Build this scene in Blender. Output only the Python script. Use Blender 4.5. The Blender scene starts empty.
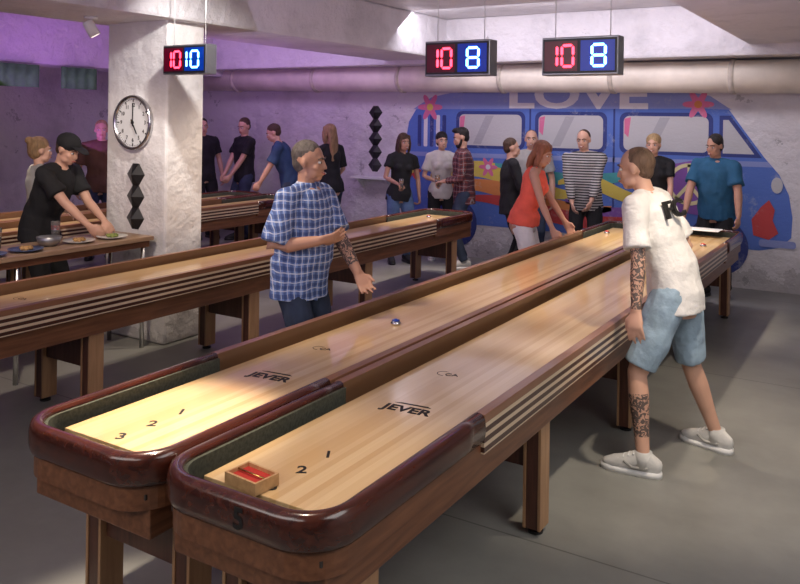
import bpy, bmesh, math, random, time
from mathutils import Vector, Matrix, noise
random.seed(4)
S=bpy.context.scene
COL=S.collection
V=Vector
LINK=[]
def link(o): LINK.append(o)
# ---------------------------------------------------------------- materials
def newmat(name):
    m=bpy.data.materials.new(name); m.use_nodes=True
    nt=m.node_tree; b=nt.nodes["Principled BSDF"]
    return m,nt,b
def N(nt,t,**k):
    n=nt.nodes.new(t)
    for a,v in k.items(): setattr(n,a,v)
    return n
def coords(nt,scale=(1,1,1)):
    tc=N(nt,"ShaderNodeTexCoord"); mp=N(nt,"ShaderNodeMapping")
    mp.inputs["Scale"].default_value=scale
    nt.links.new(tc.outputs["Object"],mp.inputs["Vector"]); return mp.outputs["Vector"]
def c4(c): return (c[0],c[1],c[2],1)
def mat(name,col,rough=.6,metal=0,var=.15,nscale=12,bump=0,bscale=60,stretch=(1,1,1),emit=None,estr=0,coat=0,trans=0):
    m,nt,b=newmat(name)
    vec=coords(nt,stretch)
    nz=N(nt,"ShaderNodeTexNoise"); nz.inputs["Scale"].default_value=nscale; nz.inputs["Detail"].default_value=4
    nt.links.new(vec,nz.inputs["Vector"])
    r=N(nt,"ShaderNodeValToRGB"); r.color_ramp.elements[0].position=.3; r.color_ramp.elements[1].position=.7
    r.color_ramp.elements[0].color=c4([max(0,x*(1-var)) for x in col]); r.color_ramp.elements[1].color=c4([min(1,x*(1+var)) for x in col])
    nt.links.new(nz.outputs["Fac"],r.inputs["Fac"]); nt.links.new(r.outputs["Color"],b.inputs["Base Color"])
    b.inputs["Roughness"].default_value=rough; b.inputs["Metallic"].default_value=metal
    b.inputs["Coat Weight"].default_value=coat; b.inputs["Coat Roughness"].default_value=.12
    b.inputs["Transmission Weight"].default_value=trans
    if emit: 
        b.inputs["Emission Color"].default_value=c4(emit); b.inputs["Emission Strength"].default_value=estr
    if bump:
        n2=N(nt,"ShaderNodeTexNoise"); n2.inputs["Scale"].default_value=bscale; n2.inputs["Detail"].default_value=5
        nt.links.new(vec,n2.inputs["Vector"])
        bp=N(nt,"ShaderNodeBump"); bp.inputs["Strength"].default_value=bump; bp.inputs["Distance"].default_value=.02
        nt.links.new(n2.outputs["Fac"],bp.inputs["Height"]); nt.links.new(bp.outputs["Normal"],b.inputs["Normal"])
    return m
def mth(nt,op,a,b=None,c=None):
    n=N(nt,"ShaderNodeMath",operation=op)
    for i,x in enumerate((a,b,c)):
        if x is None: continue
        if isinstance(x,(int,float)): n.inputs[i].default_value=x
        else: nt.links.new(x,n.inputs[i])
    return n.outputs[0]
def mixc(nt,f,a,b):
    n=N(nt,"ShaderNodeMix",data_type='RGBA')
    if isinstance(f,(int,float)): n.inputs[0].default_value=f
    else: nt.links.new(f,n.inputs[0])
    for i,x in ((6,a),(7,b)):
        if isinstance(x,(tuple,list)): n.inputs[i].default_value=c4(x)
        else: nt.links.new(x,n.inputs[i])
    return n.outputs[2]
def xyz(nt):
    tc=N(nt,"ShaderNodeTexCoord"); s=N(nt,"ShaderNodeSeparateXYZ")
    nt.links.new(tc.outputs["Object"],s.inputs[0]); return s.outputs
def stripe(nt,sock,freq,width,phase=0.):
    f=mth(nt,'FRACT',mth(nt,'MULTIPLY_ADD',sock,freq,phase)); return mth(nt,'LESS_THAN',f,width)
def plaid(name,base,dark,line,sgn=-1,freq=14,rough=.8,da=.55,la=.6,lw=.09):
    m,nt,b=newmat(name); o=xyz(nt)
    nz=N(nt,"ShaderNodeTexNoise"); nz.inputs["Scale"].default_value=7; tc=N(nt,"ShaderNodeTexCoord"); nt.links.new(tc.outputs["Object"],nz.inputs["Vector"])
    wob=mth(nt,'MULTIPLY',mth(nt,'SUBTRACT',nz.outputs["Fac"],.5),.05)
    u=mth(nt,'ADD',mth(nt,'MULTIPLY_ADD',o[1],sgn,o[0]),wob); zz=mth(nt,'ADD',o[2],wob)
    c=mixc(nt,mth(nt,'MULTIPLY',stripe(nt,u,freq,.4),da),base,dark)
    c=mixc(nt,mth(nt,'MULTIPLY',stripe(nt,zz,freq,.4),da),c,dark)
    c=mixc(nt,mth(nt,'MULTIPLY',stripe(nt,u,freq,lw,.3),la),c,line)
    c=mixc(nt,mth(nt,'MULTIPLY',stripe(nt,zz,freq,lw,.3),la),c,line)
    nt.links.new(c,b.inputs["Base Color"]); b.inputs["Roughness"].default_value=rough
    return m
def hstripes(name,a,bcol,freq):
    m,nt,b=newmat(name); o=xyz(nt)
    c=mixc(nt,stripe(nt,o[2],freq,.45),a,bcol); nt.links.new(c,b.inputs["Base Color"]); b.inputs["Roughness"].default_value=.85
    return m
def wood(name,c1,c2,stretch=(30,1.2,30),rough=.35,coat=.3,scale=2.0):
    m,nt,b=newmat(name); vec=coords(nt,stretch)
    nz=N(nt,"ShaderNodeTexNoise"); nz.inputs["Scale"].default_value=scale; nz.inputs["Detail"].default_value=6; nz.inputs["Distortion"].default_value=.6
    nt.links.new(vec,nz.inputs["Vector"])
    r=N(nt,"ShaderNodeValToRGB"); r.color_ramp.elements[0].position=.3; r.color_ramp.elements[1].position=.72
    r.color_ramp.elements[0].color=c4(c1); r.color_ramp.elements[1].color=c4(c2)
    nt.links.new(nz.outputs["Fac"],r.inputs["Fac"]); nt.links.new(r.outputs["Color"],b.inputs["Base Color"])
    b.inputs["Roughness"].default_value=rough; b.inputs["Coat Weight"].default_value=coat; b.inputs["Coat Roughness"].default_value=.12
    return m
def playfield_mat():
    m,nt,b=newmat("maple_planks"); o=xyz(nt)
    idx=mth(nt,'FLOOR',mth(nt,'MULTIPLY',o[0],38.))
    wn=N(nt,"ShaderNodeTexWhiteNoise",noise_dimensions='1D'); nt.links.new(idx,wn.inputs["W"])
    c=mixc(nt,wn.outputs["Value"],(.66,.42,.19),(.82,.60,.33))
    vec=coords(nt,(60,1.5,60)); nz=N(nt,"ShaderNodeTexNoise"); nz.inputs["Scale"].default_value=2; nz.inputs["Detail"].default_value=5
    nt.links.new(vec,nz.inputs["Vector"])
    c=mixc(nt,mth(nt,'MULTIPLY',nz.outputs["Fac"],.3),c,(.50,.28,.11))
    nt.links.new(c,b.inputs["Base Color"]); b.inputs["Roughness"].default_value=.28
    b.inputs["Coat Weight"].default_value=.8; b.inputs["Coat Roughness"].default_value=.07
    return m
def panel_mat():
    m,nt,b=newmat("striped_side_wood"); o=xyz(nt)
    f=mth(nt,'FRACT',mth(nt,'MULTIPLY',mth(nt,'SUBTRACT',o[2],.662),1/.036))
    st=mth(nt,'LESS_THAN',f,.55); lim=mth(nt,'LESS_THAN',o[2],.770)
    vec=coords(nt,(30,1.5,30)); nz=N(nt,"ShaderNodeTexNoise"); nz.inputs["Scale"].default_value=2; nt.links.new(vec,nz.inputs["Vector"])
    pale=mixc(nt,nz.outputs["Fac"],(.66,.49,.32),(.80,.64,.46))
    red=mixc(nt,nz.outputs["Fac"],(.22,.09,.045),(.34,.16,.085))
    dk=mixc(nt,nz.outputs["Fac"],(.045,.014,.010),(.085,.026,.015))
    band=mixc(nt,st,pale,dk)
    c=mixc(nt,lim,red,band)
    inn=mth(nt,'LESS_THAN',mth(nt,'ABSOLUTE',o[0]),.3025)
    c=mixc(nt,inn,c,(.18,.09,.045))
    nt.links.new(c,b.inputs["Base Color"]); b.inputs["Roughness"].default_value=.32
    b.inputs["Coat Weight"].default_value=.35
    return m
def wall_mat(name,col,bs=.7,chips=.37,sc=4.0):
    m,nt,b=newmat(name)
    tc=N(nt,"ShaderNodeTexCoord")
    n1=N(nt,"ShaderNodeTexNoise"); n1.inputs["Scale"].default_value=1.3; n1.inputs["Detail"].default_value=8; n1.inputs["Roughness"].default_value=.6
    nt.links.new(tc.outputs["Object"],n1.inputs["Vector"])
    r=N(nt,"ShaderNodeValToRGB"); e=r.color_ramp.elements
    e[0].position=.33; e[0].color=c4([x*.78 for x in col]); e[1].position=.5; e[1].color=c4(col)
    nt.links.new(n1.outputs["Fac"],r.inputs["Fac"])
    n3=N(nt,"ShaderNodeTexNoise"); n3.inputs["Scale"].default_value=sc; n3.inputs["Detail"].default_value=10; n3.inputs["Roughness"].default_value=.72
    nt.links.new(tc.outputs["Object"],n3.inputs["Vector"])
    spots=mth(nt,'LESS_THAN',n3.outputs["Fac"],chips)
    c=mixc(nt,mth(nt,'MULTIPLY',spots,.55),r.outputs["Color"],[x*.35 for x in col])
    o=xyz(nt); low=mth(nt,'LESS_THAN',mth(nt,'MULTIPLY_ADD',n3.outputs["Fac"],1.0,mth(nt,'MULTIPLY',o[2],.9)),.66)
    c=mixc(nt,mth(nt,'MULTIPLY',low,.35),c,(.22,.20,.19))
    nt.links.new(c,b.inputs["Base Color"]); b.inputs["Roughness"].default_value=.55
    n5=N(nt,"ShaderNodeTexNoise"); n5.inputs["Scale"].default_value=6; n5.inputs["Detail"].default_value=3
    nt.links.new(tc.outputs["Object"],n5.inputs["Vector"])
    bp=N(nt,"ShaderNodeBump"); bp.inputs["Strength"].default_value=bs; bp.inputs["Distance"].default_value=.06
    nt.links.new(mth(nt,'ADD',n3.outputs["Fac"],n5.outputs["Fac"]),bp.inputs["Height"]); nt.links.new(bp.outputs["Normal"],b.inputs["Normal"])
    return m
def floor_mat():
    m,nt,b=newmat("worn_concrete"); tc=N(nt,"ShaderNodeTexCoord")
    n1=N(nt,"ShaderNodeTexNoise"); n1.inputs["Scale"].default_value=.9; n1.inputs["Detail"].default_value=9; n1.inputs["Roughness"].default_value=.6
    nt.links.new(tc.outputs["Object"],n1.inputs["Vector"])
    r=N(nt,"ShaderNodeValToRGB"); e=r.color_ramp.elements
    e[0].position=.3; e[0].color=(.18,.18,.165,1); e[1].position=.7; e[1].color=(.33,.33,.305,1)
    nt.links.new(n1.outputs["Fac"],r.inputs["Fac"])
    o=xyz(nt)
    joint=mth(nt,'LESS_THAN',mth(nt,'ABSOLUTE',mth(nt,'SUBTRACT',mth(nt,'FRACT',mth(nt,'MULTIPLY_ADD',o[1],.333,.37)),.5)),.0016)
    c=mixc(nt,mth(nt,'MULTIPLY',joint,.6),r.outputs["Color"],(.06,.06,.055))
    nt.links.new(c,b.inputs["Base Color"]); b.inputs["Roughness"].default_value=.4
    n2=N(nt,"ShaderNodeTexNoise"); n2.inputs["Scale"].default_value=25; nt.links.new(tc.outputs["Object"],n2.inputs["Vector"])
    bp=N(nt,"ShaderNodeBump"); bp.inputs["Strength"].default_value=.12; nt.links.new(n2.outputs["Fac"],bp.inputs["Height"]); nt.links.new(bp.outputs["Normal"],b.inputs["Normal"])
    return m
def tattoo_mat(base):
    m,nt,b=newmat("tattooed_skin"); vec=coords(nt,(1,1,1))
    v=N(nt,"ShaderNodeTexNoise"); v.inputs["Scale"].default_value=32; v.inputs["Detail"].default_value=3; v.inputs["Distortion"].default_value=2.2
    nt.links.new(vec,v.inputs["Vector"])
    f=mth(nt,'LESS_THAN',v.outputs["Fac"],.53)
    c=mixc(nt,mth(nt,'MULTIPLY',f,.85),base,(.03,.035,.04)); nt.links.new(c,b.inputs["Base Color"]); b.inputs["Roughness"].default_value=.55
    return m
def mural_paint(name,col):
    m,nt,b=newmat(name); tc=N(nt,"ShaderNodeTexCoord")
    n1=N(nt,"ShaderNodeTexNoise"); n1.inputs["Scale"].default_value=3.2; n1.inputs["Detail"].default_value=10; n1.inputs["Roughness"].default_value=.8
    nt.links.new(tc.outputs["Object"],n1.inputs["Vector"])
    r=N(nt,"ShaderNodeValToRGB"); e=r.color_ramp.elements
    e[0].position=.34; e[0].color=c4([x*.5+.28 for x in col]); e[1].position=.44; e[1].color=c4([x*.9+.02 for x in col])
    nt.links.new(n1.outputs["Fac"],r.inputs["Fac"]); nt.links.new(r.outputs["Color"],b.inputs["Base Color"]); b.inputs["Roughness"].default_value=.7
    bp=N(nt,"ShaderNodeBump"); bp.inputs["Strength"].default_value=.5; bp.inputs["Distance"].default_value=.04
    nt.links.new(n1.outputs["Fac"],bp.inputs["Height"]); nt.links.new(bp.outputs["Normal"],b.inputs["Normal"])
    return m
# ---------------------------------------------------------------- mesh tools
class MB:
    def __init__(s): s.v=[]; s.f=[]
    def tube(s,pts,radii,ref=V((1,0,0)),n=14,cap='flat'):
        pts=[V(p) for p in pts]; R=[(r,r) if isinstance(r,(int,float)) else tuple(r) for r in radii]
        tg=[]
        for i in range(len(pts)):
            a=pts[max(0,i-1)]; b=pts[min(len(pts)-1,i+1)]; tg.append((b-a).normalized())
        P=[];RR=[];T=[]
        if cap in('round','start'):
            for k in (80,55,28):
                a=math.radians(k); rm=min(R[0]); P.append(pts[0]-tg[0]*rm*math.sin(a)); RR.append((R[0][0]*math.cos(a),R[0][1]*math.cos(a))); T.append(tg[0])
        P+=pts; RR+=R; T+=tg
        if cap in('round','end'):
            for k in (28,55,80):
                a=math.radians(k); rm=min(R[-1]); P.append(pts[-1]+tg[-1]*rm*math.sin(a)); RR.append((R[-1][0]*math.cos(a),R[-1][1]*math.cos(a))); T.append(tg[-1])
        base=len(s.v)
        for p,r,t in zip(P,RR,T):
            u=ref-t*ref.dot(t)
            if u.length<.08: u=V((0,1,0))-t*t.y
            u.normalize(); w=t.cross(u)
            for k in range(n):
                a=2*math.pi*k/n; s.v.append(p+u*(r[0]*math.cos(a))+w*(r[1]*math.sin(a)))
        m=len(P)
        for i in range(m-1):
            for k in range(n):
                k2=(k+1)%n; s.f.append((base+i*n+k,base+i*n+k2,base+(i+1)*n+k2,base+(i+1)*n+k))
        s.f.append(tuple(base+k for k in reversed(range(n)))); s.f.append(tuple(base+(m-1)*n+k for k in range(n)))
        return s
    def ell(s,c,r,M=None,nu=16,nv=10):
        c=V(c); base=len(s.v); M=M or Matrix.Identity(3)
        s.v.append(c+M@V((0,0,r[2])))
        for i in range(1,nv):
            ph=math.pi*i/nv
            for k in range(nu):
                a=2*math.pi*k/nu; s.v.append(c+M@V((r[0]*math.sin(ph)*math.cos(a),r[1]*math.sin(ph)*math.sin(a),r[2]*math.cos(ph))))
        s.v.append(c-M@V((0,0,r[2]))); last=len(s.v)-1
        for k in range(nu):
            k2=(k+1)%nu; s.f.append((base,base+1+k,base+1+k2)); s.f.append((last,last-nu+k2,last-nu+k))
        for i in range(nv-2):
            for k in range(nu):
                k2=(k+1)%nu; s.f.append((base+1+i*nu+k,base+1+(i+1)*nu+k,base+1+(i+1)*nu+k2,base+1+i*nu+k2))
        return s
    def box(s,a,b):
        base=len(s.v)
        for z in(a[2],b[2]):
            for x,y in((a[0],a[1]),(b[0],a[1]),(b[0],b[1]),(a[0],b[1])): s.v.append(V((x,y,z)))
        for f in((0,3,2,1),(4,5,6,7),(0,1,5,4),(1,2,6,5),(2,3,7,6),(3,0,4,7)): s.f.append(tuple(base+i for i in f))
        return s
    def lathe(s,prof,c=(0,0,0),n=24):
        base=len(s.v); c=V(c)
        for r,z in prof:
            for k in range(n):
                a=2*math.pi*k/n; s.v.append(c+V((r*math.cos(a),r*math.sin(a),z)))
        for i in range(len(prof)-1):
            for k in range(n):
                k2=(k+1)%n; s.f.append((base+i*n+k,base+i*n+k2,base+(i+1)*n+k2,base+(i+1)*n+k))
        s.f.append(tuple(base+k for k in reversed(range(n)))); s.f.append(tuple(base+(len(prof)-1)*n+k for k in range(n)))
        return s
    def prism(s,pts,axis,a,b):
        base=len(s.v); n=len(pts)
        for d in(a,b):
            for p,q in pts:
                s.v.append(V((p,d,q)) if axis=='y' else V((p,q,d)) if axis=='z' else V((d,p,q)))
        s.f.append(tuple(base+i for i in range(n))); s.f.append(tuple(base+n+i for i in reversed(range(n))))
        for i in range(n):
            j=(i+1)%n; s.f.append((base+i,base+n+i,base+n+j,base+j))
        return s
    def sweep(s,path,prof,closed=False):
        base=len(s.v); m=len(prof)
        for x,y,nx,ny in path:
            for o,z in prof: s.v.append(V((x+nx*o,y+ny*o,z)))
        for i in range(len(path)-1):
            for k in range(m):
                k2=(k+1)%m; s.f.append((base+i*m+k,base+i*m+k2,base+(i+1)*m+k2,base+(i+1)*m+k))
        s.f.append(tuple(base+k for k in range(m))); s.f.append(tuple(base+(len(path)-1)*m+k for k in reversed(range(m))))
        return s
    def mesh(s,name):
        me=bpy.data.meshes.new(name); me.from_pydata([tuple(v) for v in s.v],[],s.f)
        bm=bmesh.new(); bm.from_mesh(me); bmesh.ops.recalc_face_normals(bm,faces=bm.faces); bm.to_mesh(me); bm.free(); return me
    def obj(s,name,m,parent=None,smooth=False,bevel=0,seg=2,loc=None):
        me=s.mesh(name)
        if bevel:
            bm=bmesh.new(); bm.from_mesh(me)
            es=[e for e in bm.edges if len(e.link_faces)==2 and e.calc_face_angle()>.6]
            bmesh.ops.bevel(bm,geom=es,offset=bevel,segments=seg,affect='EDGES',profile=.6,clamp_overlap=True); bm.to_mesh(me); bm.free()
        return finish(me,name,m,parent,smooth,loc)
def finish(me,name,m,parent=None,smooth=False,loc=None):
    o=bpy.data.objects.new(name,me); link(o)
    if m: me.materials.append(m)
    if smooth: me.polygons.foreach_set("use_smooth",[True]*len(me.polygons))
    if loc is not None: o.location=loc
    if parent: o.parent=parent
    return o
def top(o,label,cat,group=None):
    o["label"]=label; o["category"]=cat
    if group: o["group"]=group
    return o
def empty(name,loc,rotz=0):
    o=bpy.data.objects.new(name,None); o.empty_display_size=.1; o.location=loc; o.rotation_euler=(0,0,rotz); link(o); return o
def remesh(mb,name,vox,smooth=3,fac=.5):
    me=mb.mesh(name+"_t"); o=bpy.data.objects.new(name+"_t",me); COL.objects.link(o)
    r=o.modifiers.new("r",'REMESH'); r.mode='VOXEL'; r.voxel_size=vox; r.use_smooth_shade=True
    if smooth:
        sm=o.modifiers.new("s",'SMOOTH'); sm.factor=fac; sm.iterations=smooth
    dg=bpy.context.evaluated_depsgraph_get()
    out=bpy.data.meshes.new_from_object(o.evaluated_get(dg)); out.name=name
    bpy.data.objects.remove(o); bpy.data.meshes.remove(me)
    out.materials.clear()
    out.polygons.foreach_set("use_smooth",[True]*len(out.polygons))
    return out
def text(name,body,size,m,M,parent=None,extrude=.0006,offset=0,sx=1):
    cu=bpy.data.curves.new(name,'FONT'); cu.body=body; cu.size=size; cu.extrude=extrude; cu.offset=offset; cu.align_x='CENTER'; cu.align_y='CENTER'; cu.resolution_u=4
    o=bpy.data.objects.new(name+"_t",cu); COL.objects.link(o)
    dg=bpy.context.evaluated_depsgraph_get()
    me=bpy.data.meshes.new_from_object(o.evaluated_get(dg)); bpy.data.objects.remove(o)
    me.transform(M@Matrix.Diagonal((sx,1,1,1))); me.materials.clear()
    return finish(me,name,m,parent)
def TM(x,y,z,rx=0,ry=0,rz=0):
    return Matrix.Translation((x,y,z))@Matrix.Rotation(rz,4,'Z')@Matrix.Rotation(ry,4,'Y')@Matrix.Rotation(rx,4,'X')
def clone(o,parent=None,loc=None):
    c=o.copy(); link(c); c.parent=parent
    if loc is not None: c.location=loc
    for ch in list(o.children): clone(ch,c)
    return c
# ---------------------------------------------------------------- shared materials
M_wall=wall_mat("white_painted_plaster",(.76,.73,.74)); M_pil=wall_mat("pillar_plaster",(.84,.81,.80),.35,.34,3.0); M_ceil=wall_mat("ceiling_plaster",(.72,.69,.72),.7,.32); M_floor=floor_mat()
M_maple=playfield_mat(); M_panel=panel_mat()
M_mah=wood("mahogany_lacquer",(.030,.007,.005),(.095,.022,.011),(18,2,18),.22,.6)
M_mid=wood("brown_cabinet_wood",(.13,.048,.022),(.24,.098,.045),(20,1.5,20),.4,.2)
M_dark=wood("dark_leg_wood",(.06,.022,.014),(.12,.045,.028),(20,20,2),.4,.2)
M_light=wood("light_leg_edge",(.34,.18,.09),(.46,.27,.14),(20,20,2),.45,.1)
M_felt=mat("grey_green_felt",(.07,.075,.055),.95,var=.3,nscale=80,bump=.3,bscale=300)
M_carpet=mat("gutter_carpet",(.05,.04,.035),.95,var=.3,nscale=90)
M_black=mat("black_plastic",(.012,.012,.014),.4,var=.1)
M_ink=mat("black_ink",(.008,.007,.007),.6,var=.1)
M_chrome=mat("chrome_metal",(.6,.6,.62),.22,1,var=.05)
M_steel=mat("steel_grey",(.32,.33,.35),.35,.8,var=.1)
M_white=mat("white_plastic",(.8,.8,.8),.4,var=.03)
M_cream=mat("cream_painted_duct",(.80,.73,.63),.5,var=.15,nscale=3,bump=.2,bscale=8)
M_joint=mat("duct_joint_paint",(.55,.49,.42),.6,var=.2)
M_red=mat("red_felt",(.50,.03,.02),.7); M_bluep=mat("blue_cap_plastic",(.02,.06,.4),.3)
M_box=wood("pale_box_wood",(.50,.28,.12),(.66,.40,.19),(20,20,20),.4,.2)
M_glass=mat("clear_glass",(.9,.9,.9),.05,trans=.9,var=.02); M_beer=mat("amber_beer",(.65,.28,.04),.15,var=.1,trans=.3)
M_redr=mat("red_drink",(.35,.02,.02),.15,trans=.3)
# ---------------------------------------------------------------- room
def struct(o): o["kind"]="structure"; return o
X0,X1,Y0,Y1,ZC=-10.6,2.6,-2.0,9.9,3.2
struct(MB().box((X0-.2,Y0-.2,-.12),(X1+.2,Y1+.2,0)).obj("floor",M_floor))
struct(MB().box((X0-.2,Y0-.2,ZC),(X1+.2,Y1+.2,ZC+.15)).obj("ceiling",M_ceil))
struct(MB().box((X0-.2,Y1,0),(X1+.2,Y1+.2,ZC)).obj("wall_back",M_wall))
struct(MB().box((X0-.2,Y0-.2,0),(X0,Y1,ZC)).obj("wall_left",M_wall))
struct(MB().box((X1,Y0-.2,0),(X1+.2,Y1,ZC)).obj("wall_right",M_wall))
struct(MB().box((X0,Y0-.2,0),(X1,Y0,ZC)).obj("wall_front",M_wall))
PX0,PX1,PY0,PY1=-5.84,-5.09,4.58,5.0
struct(MB().box((PX0,PY0,0),(PX1,PY1,2.72)).obj("trim_1",M_pil,bevel=.035,seg=3))
struct(MB().box((-5.95,Y0,2.68),(-5.0,Y1,ZC)).obj("trim_2",M_ceil,bevel=.03))
struct(MB().box((-1.35,Y0,2.74),(-.5,Y1,ZC)).obj("trim_3",M_ceil,bevel=.03))
struct(MB().box((-9.9,Y0,2.52),(-9.2,Y1,ZC)).obj("trim_4",M_ceil,bevel=.03))
struct(MB().box((X0,9.2,2.62),(X1,9.9,ZC)).obj("trim_5",M_ceil,bevel=.03))
duct=empty("ventilation_duct",(0,9.6,0))
top(duct,"cream painted jointed round duct running along the wall under the ceiling","duct")
MB().tube([(-10.55,0,2.50),(-4.5,0,2.44),(2.5,0,2.38)],[.185]*3,n=32,ref=V((0,1,0))).obj("duct_tube",M_cream,duct,True)
for x in(-9.0,-7.4,-5.9,-4.35,-2.9,-1.55,-.5):
    z=2.44-(x+4.5)*.0086
    MB().tube([(x-.03,0,z),(x-.025,0,z),(x+.025,0,z),(x+.03,0,z)],[.186,.199,.199,.186],n=32,ref=V((0,1,0))).obj("duct_collar",M_joint,duct,True)
M_green=mat("green_cloth",(.10,.26,.10),.8)
for i,(y0,y1) in enumerate(((5.6,6.15),(6.45,7.0),(7.3,7.9))):
    me=MB(); n=14
    path=[(-9.12+.02*math.sin(k*1.7),y0+(y1-y0)*k/n,1,0) for k in range(n+1)]
    me.sweep(path,[(-.004,2.22),(.004,2.22),(.004,2.50),(-.004,2.50)])
    top(me.obj("hanging_cloth",M_green,None,True),"green cloth valance hanging under the white ceiling beam","cloth","green cloths under the beam")
# ---------------------------------------------------------------- shuffleboard table
TL=7.05
def upath(a,r,e,y1,n=10):
    p=[]
    for k in range(7): p.append((a,y1+(e+r-y1)*k/6,1,0))
    for k in range(1,n+1):
        t=math.pi/2*k/n; p.append((a-r+r*math.cos(t),e+r-r*math.sin(t),math.cos(t),-math.sin(t)))
    for k in range(1,5): p.append((a-r-(2*(a-r))*k/4,e,0,-1))
    for k in range(1,n+1):
        t=math.pi/2*k/n; p.append((-(a-r)-r*math.sin(t),e+r-r*math.cos(t),-math.sin(t),-math.cos(t)))
    for k in range(1,7): p.append((-a,e+r+(y1-e-r)*k/6,-1,0))
    return p
def flip(p): return [(x,TL-y,nx,-ny) for x,y,nx,ny in p]
railprof=[(-.018,.70),(-.018,.794),(-.013,.803),(-.003,.807),(.013,.806),(.024,.800),(.031,.786),(.034,.765),(.034,.735),(.030,.712),(.024,.70)]
feltprof=[(-.030,.665),(-.030,.786),(-.018,.786),(-.018,.665)]
def table():
    t=empty("shuffleboard_table",(0,0,0))
    base=upath(.316,.14,.04,1.0)
    for P in(base,flip(base)):
        MB().sweep(P,railprof).obj("end_rail",M_mah,t,True)
        MB().sweep(P,feltprof).obj("felt_liner",M_felt,t,False)
        MB().sweep(P,[(-.017,.62),(-.017,.702),(.014,.702),(.014,.62)]).obj("rail_skirt",M_mid,t,False)
    for sg in(-1,1):
        a,b=sorted((sg*.302,sg*.345))
        MB().box((a,1.0,.655),(b,TL-1.0,.803)).obj("side_panel",M_panel,t,bevel=.003)
    MB().box((-.30,.09,.52),(.30,TL-.09,.66)).obj("cabinet",M_mid,t,bevel=.006)
    MB().box((-.295,.075,.655),(.295,TL-.075,.672)).obj("gutter_carpet",M_carpet,t)
    MB().box((-.247,.165,.672),(.247,TL-.165,.745)).obj("playfield",M_maple,t,bevel=.003)
    for y in(.34,1.79,3.25,4.86,6.6):
        for sg in(-1,1):
            x=sg*.235
            l=MB().box((x-.03,y-.05,.03),(x+.03,y+.05,.52)).obj("leg",M_dark,t,bevel=.004)
            for q in(-1,1):
                MB().box((x+q*.036-.007,y-.054,.03),(x+q*.036+.007,y+.054,.52)).obj("leg_edge",M_light,l,bevel=.002)
            MB().lathe([(.035,0),(.035,.012),(.014,.016),(.014,.04)],(x,y,0),16).obj("leveller_foot",M_black,l)
        MB().box((-.19,y-.03,.30),(.19,y+.03,.51)).obj("cross_board",M_dark,t,bevel=.004)
    return t
T1=table()
for i,s_ in enumerate("321"):
    text("number_marking",s_,.075,M_ink,TM(-.01,.225+.143*i,.7456,0,0,.55),T1,offset=.0012)
text("brand_lettering","JEVER",.082,M_ink,TM(-.005,1.02,.7456,0,0,.1),T1,offset=.0025)
MB().prism([(-.09,1.068),(.07,1.083),(.05,1.093),(-.06,1.08)],'z',.7452,.7462).obj("lettering_stroke",M_ink,T1)
text("small_logo","CA",.045,M_ink,TM(-.06,1.50,.7456,0,0,.3),T1,offset=.0003)
MB().tube([(-.095+.035*math.cos(a*.35),1.50+.03*math.sin(a*.35),.7458) for a in range(4,15)],[(.0018,.0006)]*11,n=6).obj("logo_ring",M_ink,T1)
ty=1.695
T1.location=(-1.625,ty,0)
top(T1,"long shuffleboard table numbered five, maple playfield, rounded dark mahogany ends","shuffleboard table","shuffleboard tables")
T2=clone(T1,None,(-2.335,ty,0)); T3=clone(T1,None,(-4.53,ty-.2,0)); T4=clone(T1,None,(-7.24,ty,0)); T5=clone(T1,None,(-7.97,ty,0))
T2["label"]="long shuffleboard table with blue puck on its maple playfield, mahogany ends"
T3["label"]="long shuffleboard table passing before the white pillar, striped wooden sides"
T4["label"]=T5["label"]="long shuffleboard table with maple playfield beyond the white pillar"
text("end_number","5",.085,M_ink,TM(.05,.005,.751,math.pi/2),T1,offset=.003)
def puck(x,y,z,m):
    p=empty("shuffleboard_puck",(x,y,z))
    MB().lathe([(.024,0),(.029,.003),(.029,.012),(.023,.016),(.023,.02)]).obj("metal_weight",M_chrome,p,True)
    MB().lathe([(.0215,.020),(.0215,.026),(.010,.0275),(.008,.031),(.002,.032)]).obj("puck_cap",m,p,True)
    return p
top(puck(-2.36,3.80,.746,M_bluep),"chrome puck with blue cap sliding on the maple playfield","puck","pucks on the tables")
for x,y,m in((-2.5,8.1,M_red),(-2.2,8.25,M_bluep),(-1.5,7.8,M_red),(-1.78,8.2,M_bluep),(-4.6,8.1,M_red)):
    top(puck(x,y,.746,m),"small chrome puck with coloured cap near the end of the table","puck","pucks on the tables")
bx=empty("puck_storage_box",(-1.70,1.895,.7465),-.1)
top(bx,"small open pale wood box lined with red felt","box")
MB().box((-.07,-.05,0),(.07,.05,.008)).obj("box_bottom",M_box,bx)
MB().box((-.062,-.042,.008),(.062,.042,.026)).obj("felt_lining",M_red,bx)
for a,b in(((-.07,-.05,.008),(-.062,.05,.038)),((.062,-.05,.008),(.07,.05,.038)),((-.062,-.05,.008),(.062,-.042,.038)),((-.062,.042,.008),(.062,.05,.038))):
    MB().box(a,b).obj("box_side",M_box,bx,bevel=.001)
MB().tube([(-.063,-.0,.033),(.063,.0,.033)],[.003,.003],ref=V((0,1,0)),n=8).obj("brass_rod",mat("brass",(.7,.45,.15),.25,1),bx,True)
top(MB().box((-1.80,8.42,.809),(-1.48,8.68,.812)).obj("score_sheet",mat("white_paper",(.85,.85,.82),.8,var=.03),None),"white paper sheet lying across the table end","paper")
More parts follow.
